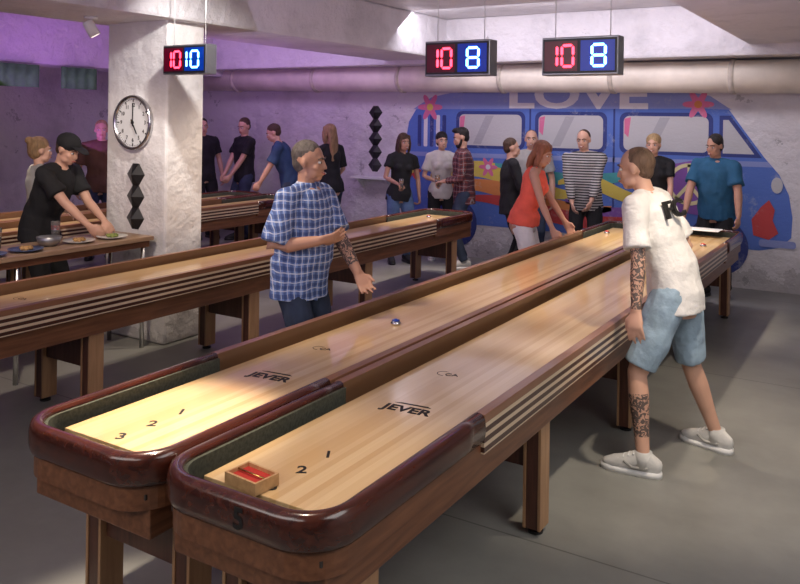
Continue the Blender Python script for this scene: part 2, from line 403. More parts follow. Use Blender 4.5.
# ---------------------------------------------------------------- scoreboards
M_er=mat("red_led",(.6,.0,.02),.4,emit=(1,.03,.06),estr=9,var=0); M_eb=mat("blue_led",(.05,.2,.9),.4,emit=(.10,.32,1),estr=14,var=0)
M_dr=mat("dim_red_glow",(.06,.0,.01),.3,emit=(.5,0,.03),estr=.06); M_db=mat("dim_blue_glow",(.0,.02,.12),.3,emit=(0,.04,.7),estr=.3)
SEG={'0':"abcdef",'1':"bc",'8':"abcdefg"}
def digit(ch,cx,cz,w,h,y,m,par,nm):
    t=.015; mb=MB(); hw,hh=w/2,h/2
    for sgm in SEG[ch]:
        if sgm in"agd":
            z={'a':hh,'g':0,'d':-hh}[sgm]; p=[(-hw+.004,z),(-hw+.012,z+t/2),(hw-.012,z+t/2),(hw-.004,z),(hw-.012,z-t/2),(-hw+.012,z-t/2)]
        else:
            x=hw if sgm in"bc" else -hw; z0,z1=((.004,hh-.004) if sgm in"bf" else(-hh+.004,-.004))
            p=[(x,z0),(x-t/2,z0+.008),(x-t/2,z1-.008),(x,z1),(x+t/2,z1-.008),(x+t/2,z0+.008)]
        mb.prism([(cx+a,cz+b) for a,b in p],'y',y-.004,y)
    mb.obj(nm,m,par)
def scoreboard(x,y,z,blue,lab_):
    e=empty("scoreboard",(x,y,z))
    MB().box((-.235,0,-.115),(.235,.11,.115)).obj("casing",M_steel,e,bevel=.006)
    MB().box((-.225,-.006,-.103),(.225,.002,.103)).obj("display_glass",M_black,e)
    MB().box((-.215,-.008,-.09),(-.01,-.005,.09)).obj("red_field",M_dr,e); MB().box((.01,-.008,-.09),(.215,-.005,.09)).obj("blue_field",M_db,e)
    digit('1',-.165,0,.06,.125,-.008,M_er,e,"red_digit"); digit('0',-.07,0,.07,.125,-.008,M_er,e,"red_digit")
    digit(blue,.12,0,.08,.125,-.008,M_eb,e,"blue_digit")
    if blue=='0': digit('1',.01,0,.05,.125,-.008,M_eb,e,"blue_digit")
    for q in(-.17,.17):
        MB().tube([(q,.055,.11),(q,.055,3.2-z)],[.003,.003],n=8).obj("hanging_wire",M_white,e,True)
    top(e,lab_,"scoreboard","hanging scoreboards")
scoreboard(-4.68,4.38,2.33,'0',"hanging digital scoreboard with red ten and blue zero digits")
scoreboard(-2.40,4.56,2.29,'8',"hanging digital scoreboard with red ten and blue eight over the table")
scoreboard(-1.60,4.60,2.285,'8',"grey-cased hanging scoreboard with red ten and blue eight")
M_lens=mat("lamp_lens",(1,.9,.8),.3,emit=(1,.85,.7),estr=2)
def spot_head(x,y,z,dx,dy):
    e=empty("ceiling_spotlight",(x,y,z)); d=V((dx,dy,-1)).normalized()
    MB().lathe([(.05,0),(.05,.02)],(0,0,-.0205),20).obj("mount_plate",M_white,e,True)
    MB().tube([(0,0,-.02),(0,0,-.07)],[.009,.009],n=8).obj("arm",M_white,e,True)
    MB().tube([V((0,0,-.09))-d*.06,V((0,0,-.09))-d*.05,V((0,0,-.09))+d*.07],[.03,.042,.046],n=20).obj("lamp_head",M_white,e,True)
    MB().tube([V((0,0,-.09))+d*.071,V((0,0,-.09))+d*.073],[.036,.036],n=20).obj("lens",M_lens,e)
    top(e,"small white adjustable spotlight fixed under the ceiling beam","spotlight","ceiling spotlights")
spot_head(-5.50,4.15,2.68,.3,.5); spot_head(-3.6,5.6,ZC,.3,.1)
# ---------------------------------------------------------------- clock
ck=empty("wall_clock",(-5.47,PY0,1.83)); top(ck,"round white clock with silver rim hung on the white pillar","clock")
def disc(r0,y0,y1,nm,m): 
    MB().prism([(r0*math.cos(2*math.pi*k/40),r0*math.sin(2*math.pi*k/40)) for k in range(40)],'y',y0,y1).obj(nm,m,ck)
mb=MB()
for k in range(41):
    a=2*math.pi*k/40; mb.v+= [V((r*math.cos(a),y,r*math.sin(a))) for r,y in((.225,0),(.235,-.02),(.228,-.045),(.212,-.045),(.205,-.02),(.205,0))]
for k in range(40):
    for j in range(6): mb.f.append((k*6+j,k*6+(j+1)%6,(k+1)*6+(j+1)%6,(k+1)*6+j))
mb.obj("clock_rim",M_chrome,ck,True)
disc(.207,-.022,-.001,"clock_face",M_white)
mb=MB()
for k in range(60):
    a=2*math.pi*k/60; r0,w=(.175,.005) if k%5==0 else(.192,.0018); c,s_=math.cos(a),math.sin(a)
    mb.prism([(c*r0-s_*w,s_*r0+c*w),(c*r0+s_*w,s_*r0-c*w),(c*.2+s_*w,s_*.2-c*w),(c*.2-s_*w,s_*.2+c*w)],'y',-.025,-.021)
mb.obj("minute_marks",M_ink,ck)
for h in range(1,13):
    a=math.pi/2-h*math.pi/6; text("hour_numeral",str(h),.045,M_ink,TM(.148*math.cos(a),-.024,.148*math.sin(a),math.pi/2),ck,offset=.0006)
MB().prism([(-.005,-.03),(.005,-.03),(.004,.165),(-.004,.165)],'y',-.030,-.027).obj("minute_hand",M_ink,ck)
a=math.radians(-60); d=(math.cos(a),math.sin(a)); q=(-d[1],d[0])
MB().prism([(-.03*d[0]+.007*q[0],-.03*d[1]+.007*q[1]),(-.03*d[0]-.007*q[0],-.03*d[1]-.007*q[1]),(.11*d[0]-.005*q[0],.11*d[1]-.005*q[1]),(.11*d[0]+.005*q[0],.11*d[1]+.005*q[1])],'y',-.034,-.031).obj("hour_hand",M_ink,ck)
disc(.012,-.038,-.022,"hand_hub",M_ink)
def ornament(x,y,z0,n,w,h,lab_):
    mb=MB(); cy=y
    for i in range(n):
        z=z0+h*(i+.5)
        mb.v+=[V((x-w*.18,cy-.001,z-h*.5)),V((x+w*.18,cy-.001,z-h*.5)),V((x+w*.5,cy-.001,z)),V((x+w*.18,cy-.001,z+h*.5)),V((x-w*.18,cy-.001,z+h*.5)),V((x-w*.5,cy-.001,z))]
        b=len(mb.v)-6
        mb.v.append(V((x+.01,cy-.06,z)))
        for k in range(6): mb.f.append((b+k,b+(k+1)%6,b+6))
        mb.f.append(tuple(b+k for k in range(6)))
    top(mb.obj("wall_ornament",M_black,None),lab_,"ornament","faceted wall ornaments")
ornament(-5.45,PY0,.93,3,.22,.185,"black faceted diamond-stack ornament mounted on the white pillar")
ornament(-6.55,9.9,1.1,5,.24,.195,"tall black faceted hexagon-stack ornament on the plaster wall")
sh=empty("wall_shelf",(-6.5,9.9,1.0)); top(sh,"small white wall shelf below the black ornament","shelf")
MB().box((-.35,-.22,0),(.35,-.001,.03)).obj("shelf_board",M_white,sh,bevel=.004)
for q in(-.25,.25): MB().prism([(-.2,0),(-.001,0),(-.001,-.15)],'x',q-.01,q+.01).obj("shelf_bracket",M_white,sh)
# ---------------------------------------------------------------- van mural
mu=empty("van_mural",(0,9.9,0)); top(mu,"painted blue hippie van mural with flowers, peace sign and LOVE lettering","mural")
P=mural_paint
M_vb=P("mural_blue",(.09,.19,.62)); M_vl=P("mural_lilac",(.28,.34,.68)); M_vd=P("mural_dark_blue",(.02,.04,.24)); M_vw=P("mural_window",(.62,.61,.62)); M_vg=P("mural_grey",(.48,.47,.50))
M_pk=P("mural_pink",(.80,.18,.36)); M_or=P("mural_orange",(.80,.28,.07)); M_yl=P("mural_yellow",(.80,.62,.10)); M_rd=P("mural_red",(.62,.05,.05)); M_tl=P("mural_teal",(.06,.38,.40)); M_pu=P("mural_purple",(.28,.10,.45)); M_wh=P("mural_white",(.88,.86,.88))
def mp(nm,pts,m,lay): return MB().prism(pts,'y',-.002*lay-.002,-.0005-.002*(lay-1) if lay>1 else -.0005).obj(nm,m,mu)
def rnd(x0,z0,x1,z1,r=.06,n=5):
    o=[]
    for cx,cz,a0 in((x1-r,z1-r,0),(x0+r,z1-r,90),(x0+r,z0+r,180),(x1-r,z0+r,270)):
        for k in range(n+1):
            a=math.radians(a0+90*k/n); o.append((cx+r*math.cos(a),cz+r*math.sin(a)))
    return o
out=[(-6.0,.45),(-6.08,.9),(-6.05,1.4),(-5.97,1.85),(-5.82,2.08),(-5.6,2.2),(-5.3,2.26),(-2.1,2.26),(-1.85,2.21),(-1.66,2.08),(-1.45,1.78),(-1.25,1.5),(-1.1,1.32),(-1.0,1.1),(-.96,.85),(-.97,.62),(-1.08,.5),(-1.3,.45)]
mp("van_body",out,M_vb,1)
mp("roof_band",[(-5.9,2.03),(-5.82,2.08),(-5.6,2.2),(-5.3,2.26),(-2.1,2.26),(-1.85,2.21),(-1.66,2.08),(-1.61,2.05),(-1.9,2.06)],M_vl,2)
mp("belt_stripe",[(-6.06,1.36),(-6.05,1.42),(-1.22,1.46),(-1.17,1.40)],M_vl,2)
for x0,x1 in((-5.15,-4.22),(-3.98,-3.12),(-2.86,-1.86)):
    mp("window_frame",rnd(x0-.05,1.5,x1+.05,2.01,.09),M_vd,2); mp("window_glass",rnd(x0,1.54,x1,1.965,.07),M_vw,3)
    m_=(x0+x1)/2
    mp("window_reflection",[(m_-.25,1.56),(m_-.13,1.56),(m_+.06,1.95),(m_-.06,1.95)],M_vg,4)
    mp("painted_curtain",[(x0+.01,1.93),(x0+.01,1.75),(x0+.06,1.7),(x0+.09,1.95)],M_pk,4)
mp("windscreen_frame",[(-1.74,1.98),(-1.62,1.98),(-1.28,1.5),(-1.74,1.5)],M_vd,2); mp("windscreen_glass",[(-1.70,1.93),(-1.64,1.93),(-1.36,1.54),(-1.70,1.54)],M_vw,3)
for k in range(5): mp("vent_slat",rnd(-5.82+.1*k,1.5,-5.76+.1*k,1.95,.02),M_vd if k%2==0 else M_wh,2)
for x in(-4.1,-2.98): mp("door_seam",[(x-.012,.5),(x+.012,.5),(x+.012,2.05),(x-.012,2.05)],M_vd,2)
def swirl(x0,x1,base,amp,th,ph,m,lay):
    n=26; up=[];dn=[]
    for k in range(n+1):
        t=k/n; x=x0+(x1-x0)*t; z=base+amp*math.sin(t*5+ph); w=th*(.3+.7*math.sin(math.pi*t))
        up.append((x,z+w)); dn.append((x,z-w))
    mp("painted_swirl",up+dn[::-1],m,lay)
swirl(-5.6,-3.4,1.08,.14,.12,0,M_yl,2); swirl(-5.4,-3.0,.88,.12,.11,.6,M_or,3); swirl(-5.0,-2.5,.72,.1,.1,1.2,M_rd,4); swirl(-4.6,-2.4,1.22,.08,.08,2.2,M_tl,3); swirl(-3.6,-1.7,.85,.12,.1,3,M_pu,3); swirl(-3.7,-2.5,1.05,.1,.09,.4,M_yl,4)
def flower(x,z,r,m1,m2):
    pts=[(x+r*(.72+.28*math.cos(6*a))*math.cos(a),z+r*(.72+.28*math.cos(6*a))*math.sin(a)) for a in[2*math.pi*k/72 for k in range(72)]]
    mp("flower_petals",pts,m1,5); mp("flower_centre",[(x+r*.25*math.cos(2*math.pi*k/20),z+r*.25*math.sin(2*math.pi*k/20)) for k in range(20)],m2,6)
flower(-5.62,2.06,.20,M_pk,M_yl); flower(-1.98,2.11,.18,M_pk,M_or); flower(-4.7,1.25,.14,M_pk,M_wh); flower(-3.3,1.2,.13,M_or,M_wh); flower(-5.9,1.15,.15,M_rd,M_yl)
mp("painted_patch",[(-1.36,.62),(-1.38,.8),(-1.28,.95),(-1.2,1.03),(-1.14,.92),(-1.16,.8),(-1.1,.66),(-1.2,.58)],M_rd,5)
mp("painted_patch",[(-2.40,.85),(-2.42,1.15),(-2.32,1.38),(-2.05,1.44),(-1.8,1.3),(-1.77,.95),(-1.95,.8)],M_pu,5)
cx,cz,R=-2.07,1.16,.25
mb=MB(); M_sand=P("mural_sand",(.95,.84,.45))
for k in range(36):
    a,b=2*math.pi*k/36,2*math.pi*(k+1)/36
    mb.prism([(cx+R*math.cos(a),cz+R*math.sin(a)),(cx+R*math.cos(b),cz+R*math.sin(b)),(cx+(R-.045)*math.cos(b),cz+(R-.045)*math.sin(b)),(cx+(R-.045)*math.cos(a),cz+(R-.045)*math.sin(a))],'y',-.018,-.004)
for ang in(90,-90,-45-5,-130):
    a=math.radians(ang); c_,s_=math.cos(a),math.sin(a); w=.02
    mb.prism([(cx-s_*w,cz+c_*w),(cx+s_*w,cz-c_*w),(cx+c_*R*.95+s_*w,cz+s_*R*.95-c_*w),(cx+c_*R*.95-s_*w,cz+s_*R*.95+c_*w)],'y',-.018,-.004)
mb.obj("peace_sign",M_sand,mu)
for x in(-5.2,-1.75):
    mp("tyre",[(x+.34*math.cos(2*math.pi*k/32),.46+.34*math.sin(2*math.pi*k/32)) for k in range(32)],M_vd,4); mp("hub_cap",[(x+.16*math.cos(2*math.pi*k/24),.46+.16*math.sin(2*math.pi*k/24)) for k in range(24)],M_wh,5)
mp("headlamp",[(-1.12+.06*math.cos(2*math.pi*k/20),1.2+.09*math.sin(2*math.pi*k/20)) for k in range(20)],M_vw,7)
mp("bumper",rnd(-1.3,.5,-.92,.58,.03),M_vl,7)
text("love_lettering","LOVE",.50,M_wh,TM(-3.50,-.008,2.215,math.pi/2),mu,extrude=.002,offset=.014,sx=1.55)
# ---------------------------------------------------------------- food table
ft=empty("side_table",(-5.40,3.55,0)); top(ft,"high wooden side table with chrome legs holding plates of food","table")
MB().box((-.24,-1.15,.87),(.24,.98,.905)).obj("table_top",wood("brown_top",(.26,.16,.10),(.42,.28,.18),(20,2,20),.4,.2),ft,bevel=.004)
MB().box((-.22,-1.12,.82),(.22,.95,.87)).obj("apron",M_mid,ft)
for x,y in((-.2,-.2),(.2,-.2),(-.2,.9),(.2,.9)):
    MB().tube([(x,y,0),(x,y,.82)],[.018,.018],n=12).obj("leg",M_chrome,ft,True)
M_plate=mat("blue_rim_plate",(.08,.11,.22),.3); M_plw=mat("pale_plate",(.6,.58,.55),.3); M_food=mat("mixed_food",(.45,.26,.10),.8,var=.7,nscale=60,bump=.5); M_food2=mat("green_salad",(.25,.30,.08),.8,var=.6,nscale=60,bump=.5)
def plate(x,y,r,m,fm,lab_):
    e=empty("plate",(x,y,.906))
    MB().lathe([(r*.55,0),(r*.6,.004),(r,.018),(r,.021),(r*.6,.009),(.001,.008)],n=32).obj("dish",m,e,True)
    mb=MB()
    for k in range(7):
        a=k*2.4; q=r*.36*math.sqrt(k/7); mb.ell((q*math.cos(a),q*math.sin(a),.022),(.025,.022,.014),nu=8,nv=6)
    mb.obj("food",fm,e,True)
    top(e,lab_,"plate","plates on the side table")
plate(-5.34,2.92,.12,M_plate,M_food,"dark blue plate with bits of food on the side table")
plate(-5.30,3.20,.12,M_plate,M_food2,"dark blue plate with green salad on the side table")
plate(-5.30,3.48,.12,M_plate,M_food,"dark blue plate with snacks beside the steel bowl")
plate(-5.34,3.95,.12,M_plw,M_food,"pale plate with brown snacks on the side table")
plate(-5.32,4.24,.12,M_plw,M_food2,"pale plate with greens at the table end")
def bowl(x,y,m,l):
    bw=empty("bowl",(x,y,.906)); top(bw,l,"bowl","bowls on the side table"); MB().lathe([(.05,0),(.08,.03),(.09,.07),(.085,.07),(.075,.032),(.001,.008)],n=28).obj("bowl_shell",m,bw,True)
bowl(-5.38,3.72,M_steel,"small steel bowl on the side table"); bowl(-5.54,3.1,M_plw,"pale bowl on the side table")
def glass(x,y,z,m,lab_,r=.035,h=.15,name="beer_glass",group="drinks"):
    e=empty(name,(x,y,z))
    MB().lathe([(r*.8,0),(r,h),(r*.93,h),(r*.74,.008),(.001,.008)],n=20).obj("glass_body",M_glass,e,True)
    MB().lathe([(r*.72,.01),(r*.9,h*.8),(.001,h*.8)],n=20).obj("liquid",m,e,True)
    top(e,lab_,"glass",group)
glass(-5.56,3.90,.906,M_redr,"tall glass of red drink on the side table")
glass(-5.56,3.42,.906,M_beer,"glass of amber beer on the side table")
# ---------------------------------------------------------------- people
SK1=mat("skin_light",(.66,.38,.27),.5,var=.08,nscale=6); SK2=mat("skin_warm",(.52,.28,.19),.5,var=.08,nscale=6)
TAT=tattoo_mat((.55,.32,.23))
M_eye=mat("eye_white",(.75,.73,.70),.25,var=.02); M_iris=mat("iris_dark",(.03,.02,.015),.2); M_lip=mat("lips",(.42,.13,.11),.5); M_teeth=mat("teeth",(.8,.78,.72),.3)
def hairm(n,c): return mat(n,c,.55,var=.35,nscale=40,bump=.6,bscale=120,stretch=(1,1,.25))
H_bl=hairm("hair_black",(.015,.011,.010)); H_br=hairm("hair_brown",(.07,.035,.018)); H_gr=hairm("hair_grey",(.12,.10,.09)); H_bd=hairm("hair_blonde",(.42,.28,.13)); H_au=hairm("hair_auburn",(.30,.11,.05)); H_st=hairm("hair_stubble",(.17,.10,.062)); H_hn=hairm("hair_honey",(.30,.18,.085))
def cloth(n,c,var=.12,b=.25): return mat(n,c,.85,var=var,nscale=9,bump=b,bscale=18)
C_black=cloth("black_cotton",(.012,.012,.014)); C_white=cloth("white_cotton",(.82,.80,.78),.04,.6); C_grey=cloth("grey_cotton",(.40,.39,.37)); C_denim=cloth("light_denim",(.33,.45,.56),.25,.5); C_jean=cloth("dark_denim",(.035,.05,.09),.3); C_bjean=cloth("mid_denim",(.10,.17,.32),.3)
C_or=cloth("coral_cotton",(.85,.13,.08)); C_blue=cloth("blue_polo_cotton",(.02,.11,.22)); C_navy=cloth("blue_shirt_cotton",(.03,.07,.16)); C_cream=cloth("cream_cotton",(.62,.58,.55)); C_shoe=cloth("grey_white_shoe",(.60,.59,.57)); C_dshoe=cloth("dark_shoe",(.03,.03,.03)); C_brn=cloth("brown_cotton",(.15,.08,.05))
PL1=plaid("blue_plaid",(.20,.31,.64),(.03,.055,.20),(.75,.80,.90),-1,19,da=.6,la=.7,lw=.12); PL2=plaid("dark_red_plaid",(.22,.05,.05),(.02,.015,.03),(.4,.38,.38),1,14); STR=hstripes("black_white_stripes",(.05,.047,.05),(.48,.46,.45),32)
def ik(a,t,l1,l2,pole):
    d=t-a; L=d.length; mx=(l1+l2)*.998
    if L>mx: t=a+d*(mx/L); d=t-a; L=mx
    if L<abs(l1-l2)+.02: L=abs(l1-l2)+.02
    x=(l1*l1-l2*l2+L*L)/(2*L); h=math.sqrt(max(0,l1*l1-x*x)); dn=d.normalized()
    p=pole-dn*pole.dot(dn); p.normalize()
    return a+dn*x+p*h, t
def hand(mb,W,d,nrm,inner,curl,k=1.0):
    d=d.normalized(); nrm=(nrm-d*nrm.dot(d)).normalized(); ac=d.cross(nrm).normalized()
    if ac.dot(inner)<0: ac=-ac
    mb.tube([W-d*.015,W+d*.03*k,W+d*.065*k,W+d*.092*k],[(.026,.02),(.036,.017),(.043,.016),(.041,.013)],ref=ac,n=12,cap='round')
    for off,ln in((.034,.92),(.0115,1.05),(-.0115,1.0),(-.033,.78)):
        p=W+d*.085*k+ac*off*k; dd=(d+ac*off*3.2).normalized(); pts=[p]; ang=curl*.5
        for sl in(.042,.028,.022):
            ang+=curl; dv=dd*math.cos(ang)+nrm*math.sin(ang); p=p+dv*sl*ln*k; pts.append(p)
        mb.tube(pts,[.0098,.009,.0082,.007],ref=ac,n=8,cap='round')
    p=W+d*.03*k+ac*.028*k; dd=(d*.75+ac*.65+nrm*.25).normalized(); pts=[p-ac*.01,p+dd*.035*k]; dd2=(d+ac*.15+nrm*.45).normalized()
    pts.append(pts[-1]+dd2*.03*k); pts.append(pts[-1]+dd2*.024*k)
    mb.tube(pts,[.014,.012,.010,.008],ref=nrm,n=8,cap='round')
def person(x,y,face,label,H=1.75,sex='m',lean=0,side=0,twist=0,hl=None,hr=None,fl=None,fr=None,world=False,yaw=0,pitch=0,skin=SK1,hair=('short',H_br),topc=(C_black,.6),hem=.84,bot=(C_jean,'long'),shoe=C_dshoe,vox=.0115,bulk=1.,belly=1.,curl=.35,tattoo=False,beard=None,cap=None,pel=(0,0,0),pole=None,collar=False,palm=None,smile=False):
    s=H/1.75; f=V((face[0],face[1],0)).normalized(); rz=math.atan2(f.y,f.x)-math.pi/2
    inv=(Matrix.Translation((x,y,0))@Matrix.Rotation(rz,4,'Z')).inverted()
    def tgt(t):
        t=V(t)
        if world: t=inv@t
        return t/s
    Pv=V((0,0,.93))+V(pel)
    def rot(l): return Matrix.Rotation(math.radians(side),3,'Y')@Matrix.Rotation(math.radians(-l),3,'X')@Matrix.Rotation(math.radians(twist),3,'Z')
    R=rot(lean); R0=rot(lean*.1); R1=rot(lean*.55)
    T=lambda p: Pv+R@(V(p)-V((0,0,.93)))
    def TB(p):
        p=V(p); Q=R0 if p.z<.95 else (R1 if p.z<1.1 else R)
        return Pv+Q@(p-V((0,0,.93)))
    RX=R@V((1,0,0))
    hc=T((0,.012,1.622)); HR=Matrix.Rotation(math.radians(side*.5),3,'Y')@Matrix.Rotation(math.radians(-lean*.35),3,'X')@Matrix.Rotation(math.radians(yaw+twist),3,'Z')@Matrix.Rotation(math.radians(-pitch),3,'X')
    HT=lambda p: hc+HR@V(p)
    w=sex=='f'
    if w: rings=[(.80,.11,.10,0),(.88,.165,.122,-.01),(.95,.16,.115,-.005),(1.06,.12,.092,0),(1.15,.118,.09,.005),(1.27,.138,.105,.012),(1.36,.142,.10,.005),(1.42,.12,.08,0),(1.465,.07,.06,0)]
    else: rings=[(.80,.11,.10,0),(.88,.155,.115,-.005),(.95,.158,.115,0),(1.06,.15,.112*belly,.01*(belly-1)*10),(1.16,.155,.118*belly,.01*(belly-1)*8),(1.28,.172,.122,.004),(1.37,.172,.11,0),(1.43,.135,.085,0),(1.475,.075,.062,0)]
    rings=[(z,a*bulk,b*bulk,o) for z,a,b,o in rings]
    shw=.165 if w else .188
    def torso(mb,z0,z1,add):
        rr=[r for r in rings if z0<r[0]<z1]
        def at(z):
            for i in range(len(rings)-1):
                a,b=rings[i],rings[i+1]
                if a[0]<=z<=b[0]:
                    t=(z-a[0])/(b[0]-a[0]); return tuple(a[j]+(b[j]-a[j])*t for j in range(4))
            return rings[0] if z<rings[0][0] else rings[-1]
        r0=at(z0); r1=at(z1); rr=[(z0,)+r0[1:]]+rr+[(z1,)+r1[1:]]
        mb.tube([TB((0,o,z)) for z,a,b,o in rr],[(a+add,b+add) for z,a,b,o in rr],ref=RX,n=24,cap='flat')
    legs=[];arms=[]
    for sg,ft_,ht in((-1,fl,hl),(1,fr,hr)):
        hip=Pv+V((sg*.088,0,-.04)); A=tgt(ft_) if ft_ is not None else V((sg*.11,.0,.085))
        A.z=max(A.z,.085)
        K,A=ik(hip,A,.425,.425,V((sg*.12,1,0))); legs.append((hip,K,A))
        sh_=T((sg*shw,0,1.415)); Wt=tgt(ht) if ht is not None else T((sg*.275,.05,.89))
        pl=V(pole[0 if sg<0 else 1]) if pole else V((sg*.7,-1,-.35))
        E,Wt=ik(sh_,Wt,.29,.255,pl); arms.append((sh_,E,Wt))
    body=MB(); torso(body,.80,1.475,0)
    br=.052 if not w else .044
    body.tube([T((-shw,0,1.415)),T((-.09,0,1.44)),T((.09,0,1.44)),T((shw,0,1.415))],[br,.055,.055,br],ref=R@V((0,1,0)),cap='round')
    ak=(.86 if w else 1.)*bulk
    body.tube([T((0,-.005,1.40)),T((0,0,1.47)),HT((0,-.02,-.05))],[.06*bulk,.052,.05] if not w else [.05,.043,.042],cap='flat',n=14)
    for i,(a,e,wr) in enumerate(arms):
        sg=-1 if i==0 else 1
        body.tube([a,a.lerp(e,.45),e,e.lerp(wr,.3),wr],[.053*ak,.046*ak,.038*ak,.039*ak,.026*ak],ref=V((0,1,0)),cap='round')
        d=(wr-e).normalized()
        nr=V((-sg,0,0)) if abs(d.z)>.55 else V((0,0,-1))
        if palm and palm[i] is not None: nr=V(palm[i])
        inner=V((0,1,0)) if abs(d.z)>.55 else V((-sg,0,0))
        hand(body,wr,d,nr,inner,curl)
    for (h_,k_,a_),sg in zip(legs,(-1,1)):
        lb=bulk**.5
        body.tube([h_+V((0,0,.03)),h_.lerp(k_,.5),k_,k_.lerp(a_,.28),k_.lerp(a_,.7),a_],[.086*lb,.075*lb,.053,.055,.040,.034],ref=V((1,0,0)),cap='round')
        td=V((sg*.18,1,0)).normalized()
        body.tube([a_-td*.03+V((0,0,-.035)),a_+td*.05+V((0,0,-.035)),a_+td*.13+V((0,0,-.055))],[(.028,.03),(.033,.03),(.034,.018)],ref=V((1,0,0)),cap='round')
    if w:
        for q in(-.062,.062): body.ell(T((q,.085,1.285)),(.056,.05,.055))
    E_=lambda c,r: body.ell(HT(c),r,HR)
    E_((0,-.014,.030),(.075,.096,.090)); E_((0,.028,-.03),(.057,.062,.080)); E_((0,.054,-.092),(.027,.026,.021)); E_((0,.074,.026),(.046,.013,.012))
    for q in(-1,1):
        E_((q*.036,.053,-.028),(.024,.025,.024)); E_((q*.077,-.010,-.005),(.009,.019,.030)); E_((q*.040,.028,-.070),(.020,.038,.027))
    E_((0,.086,-.066),(.021,.010,.012))
    body.tube([HT((0,.083,.014)),HT((0,.096,-.018)),HT((0,.102,-.033))],[(.008,.008),(.0095,.010),(.014,.010)],ref=HR@V((1,0,0)),n=10,cap='round')
    me=remesh(body,"person",vox,2,.4)
    me.transform(Matrix.Scale(s,4))
    me.materials.append(skin)
    if tattoo:
        me.materials.append(TAT); segs=[(arms[0][1]*s,arms[0][2]*s),((arms[0][0].lerp(arms[0][1],.5))*s,arms[0][1]*s),(legs[0][1].lerp(legs[0][2],.25)*s,legs[0][1].lerp(legs[0][2],.75)*s)] if tattoo=='L' else [(arms[0][1]*s,arms[0][1].lerp(arms[0][2],.8)*s)]
        for p in me.polygons:
            c=p.center
            for a,b in segs:
                ab=b-a; t=(c-a).dot(ab)/ab.length_squared
                if 0<=t<=1 and (c-(a+ab*t)).length<.075: p.material_index=1; break
    o=bpy.data.objects.new("person",me); link(o); o.location=(x,y,0); o.rotation_euler=(0,0,rz)
    top(o,label,"person")
    def part(mb,nm,m,vx=vox,sm=3,nz=0,remeshit=True,par=None):
        q=remesh(mb,nm,vx,sm,.5) if remeshit else mb.mesh(nm)
        if nz:
            q.update()
            for v in q.vertices: v.co+=v.normal*nz*(noise.noise(v.co*9)+.5*noise.noise(v.co*V((22,22,10))))
        q.transform(Matrix.Scale(s,4)); return finish(q,nm,m,par or o,True)
    tm,sl=topc
    mb=MB(); torso(mb,hem,1.462,.016)
    if hem<.93: 
        mb.tube([TB((0,-.004,hem-.005)),TB((0,0,hem+.1)),TB((0,0,1.05))],[(rings[1][1]+.026,rings[1][2]+.028),(rings[2][1]+.023,rings[2][2]+.025),(rings[3][1]+.018,rings[3][2]+.018)],ref=RX,n=24)
    if sl>0:
        mb.tube([T((-shw,0,1.415)),T((-.09,0,1.437)),T((.09,0,1.437)),T((shw,0,1.415))],[br+.012,.066,.066,br+.012],ref=R@V((0,1,0)),cap='round')
        for a,e,wr in arms:
            if sl<=1: mb.tube([a,a.lerp(e,sl*.5),a.lerp(e,sl)],[.067*ak,.068*ak,.073*ak],ref=V((0,1,0)),cap='start')
            else: mb.tube([a,a.lerp(e,.5),e,e.lerp(wr,(sl-1)*.5),e.lerp(wr,sl-1)],[.066*ak,.059*ak,.052*ak,.05*ak,.042*ak],ref=V((0,1,0)),cap='start')
    else:
        for q in(-.10,.10): mb.tube([T((q,.05,1.36)),T((q,.0,1.475)),T((q,-.06,1.38))],[(.026,.02)]*3,ref=RX)
    if w:
        for q in(-.062,.062): mb.ell(T((q,.088,1.285)),(.066,.06,.062))
    if collar: mb.tube([T((0,-.002,1.44)),T((0,.0,1.50))],[.078,.062],ref=RX,n=20)
    else: mb.tube([T((0,-.002,1.43)),T((0,.0,1.475))],[.085,.068],ref=RX,n=20)
    part(mb,"shirt",tm,nz=.012)
    bm_,bl=bot
    mb=MB()
    if bl=='skirt':
        mb.tube([T((0,0,.98)),Pv+V((0,0,0)),Pv+V((0,0,-.12)),Pv+V((0,.02,-.42))],[(rings[3][1]+.02,rings[3][2]+.02),(rings[2][1]+.022,rings[2][2]+.022),(.195,.15),(.20,.165)],n=24,ref=V((1,0,0)))
        part(mb,"skirt",bm_,nz=.006)
    else:
        mb.tube([Pv+V((0,0,-.10)),Pv+V((0,0,-.02)),TB((0,0,1.0))],[(.15*bulk,.115*bulk),(rings[2][1]+.014,rings[2][2]+.014),(rings[3][1]+.006,rings[3][2]+.006)],n=24,ref=V((1,0,0)))
        for h_,k_,a_ in legs:
            if bl=='long': mb.tube([h_+V((0,0,.03)),h_.lerp(k_,.5),k_,k_.lerp(a_,.4),a_+V((0,0,.015))],[.10,.09,.072,.068,.058],cap='start')
            else:
                u=.90; mb.tube([h_+V((0,0,.03)),h_.lerp(k_,.5),h_.lerp(k_,u)],[.104,.097,.088],cap='start')
        part(mb,"trousers" if bl=='long' else "shorts",bm_,nz=.009)
    for (h_,k_,a_),sg in zip(legs,(-1,1)):
        td=V((sg*.18,1,0)).normalized(); sd=V((td.y,-td.x,0)); g=V((a_.x,a_.y,0))
        mb=MB(); mb.tube([g-td*.066+V((0,0,.055)),g-td*.035+V((0,0,.065)),g+td*.03+V((0,0,.068)),g+td*.09+V((0,0,.052)),g+td*.15+V((0,0,.042)),g+td*.19+V((0,0,.036))],[(.030,.044),(.040,.056),(.042,.056),(.045,.042),(.045,.034),(.03,.022)],ref=sd,n=18,cap='round')
        if bl=='short': mb.tube([a_+V((0,0,.035)),a_+V((0,0,-.04))],[.046,.05])
        for v in mb.v: v.z=max(v.z,.015)
        sho=part(mb,"shoe",shoe,remeshit=False)
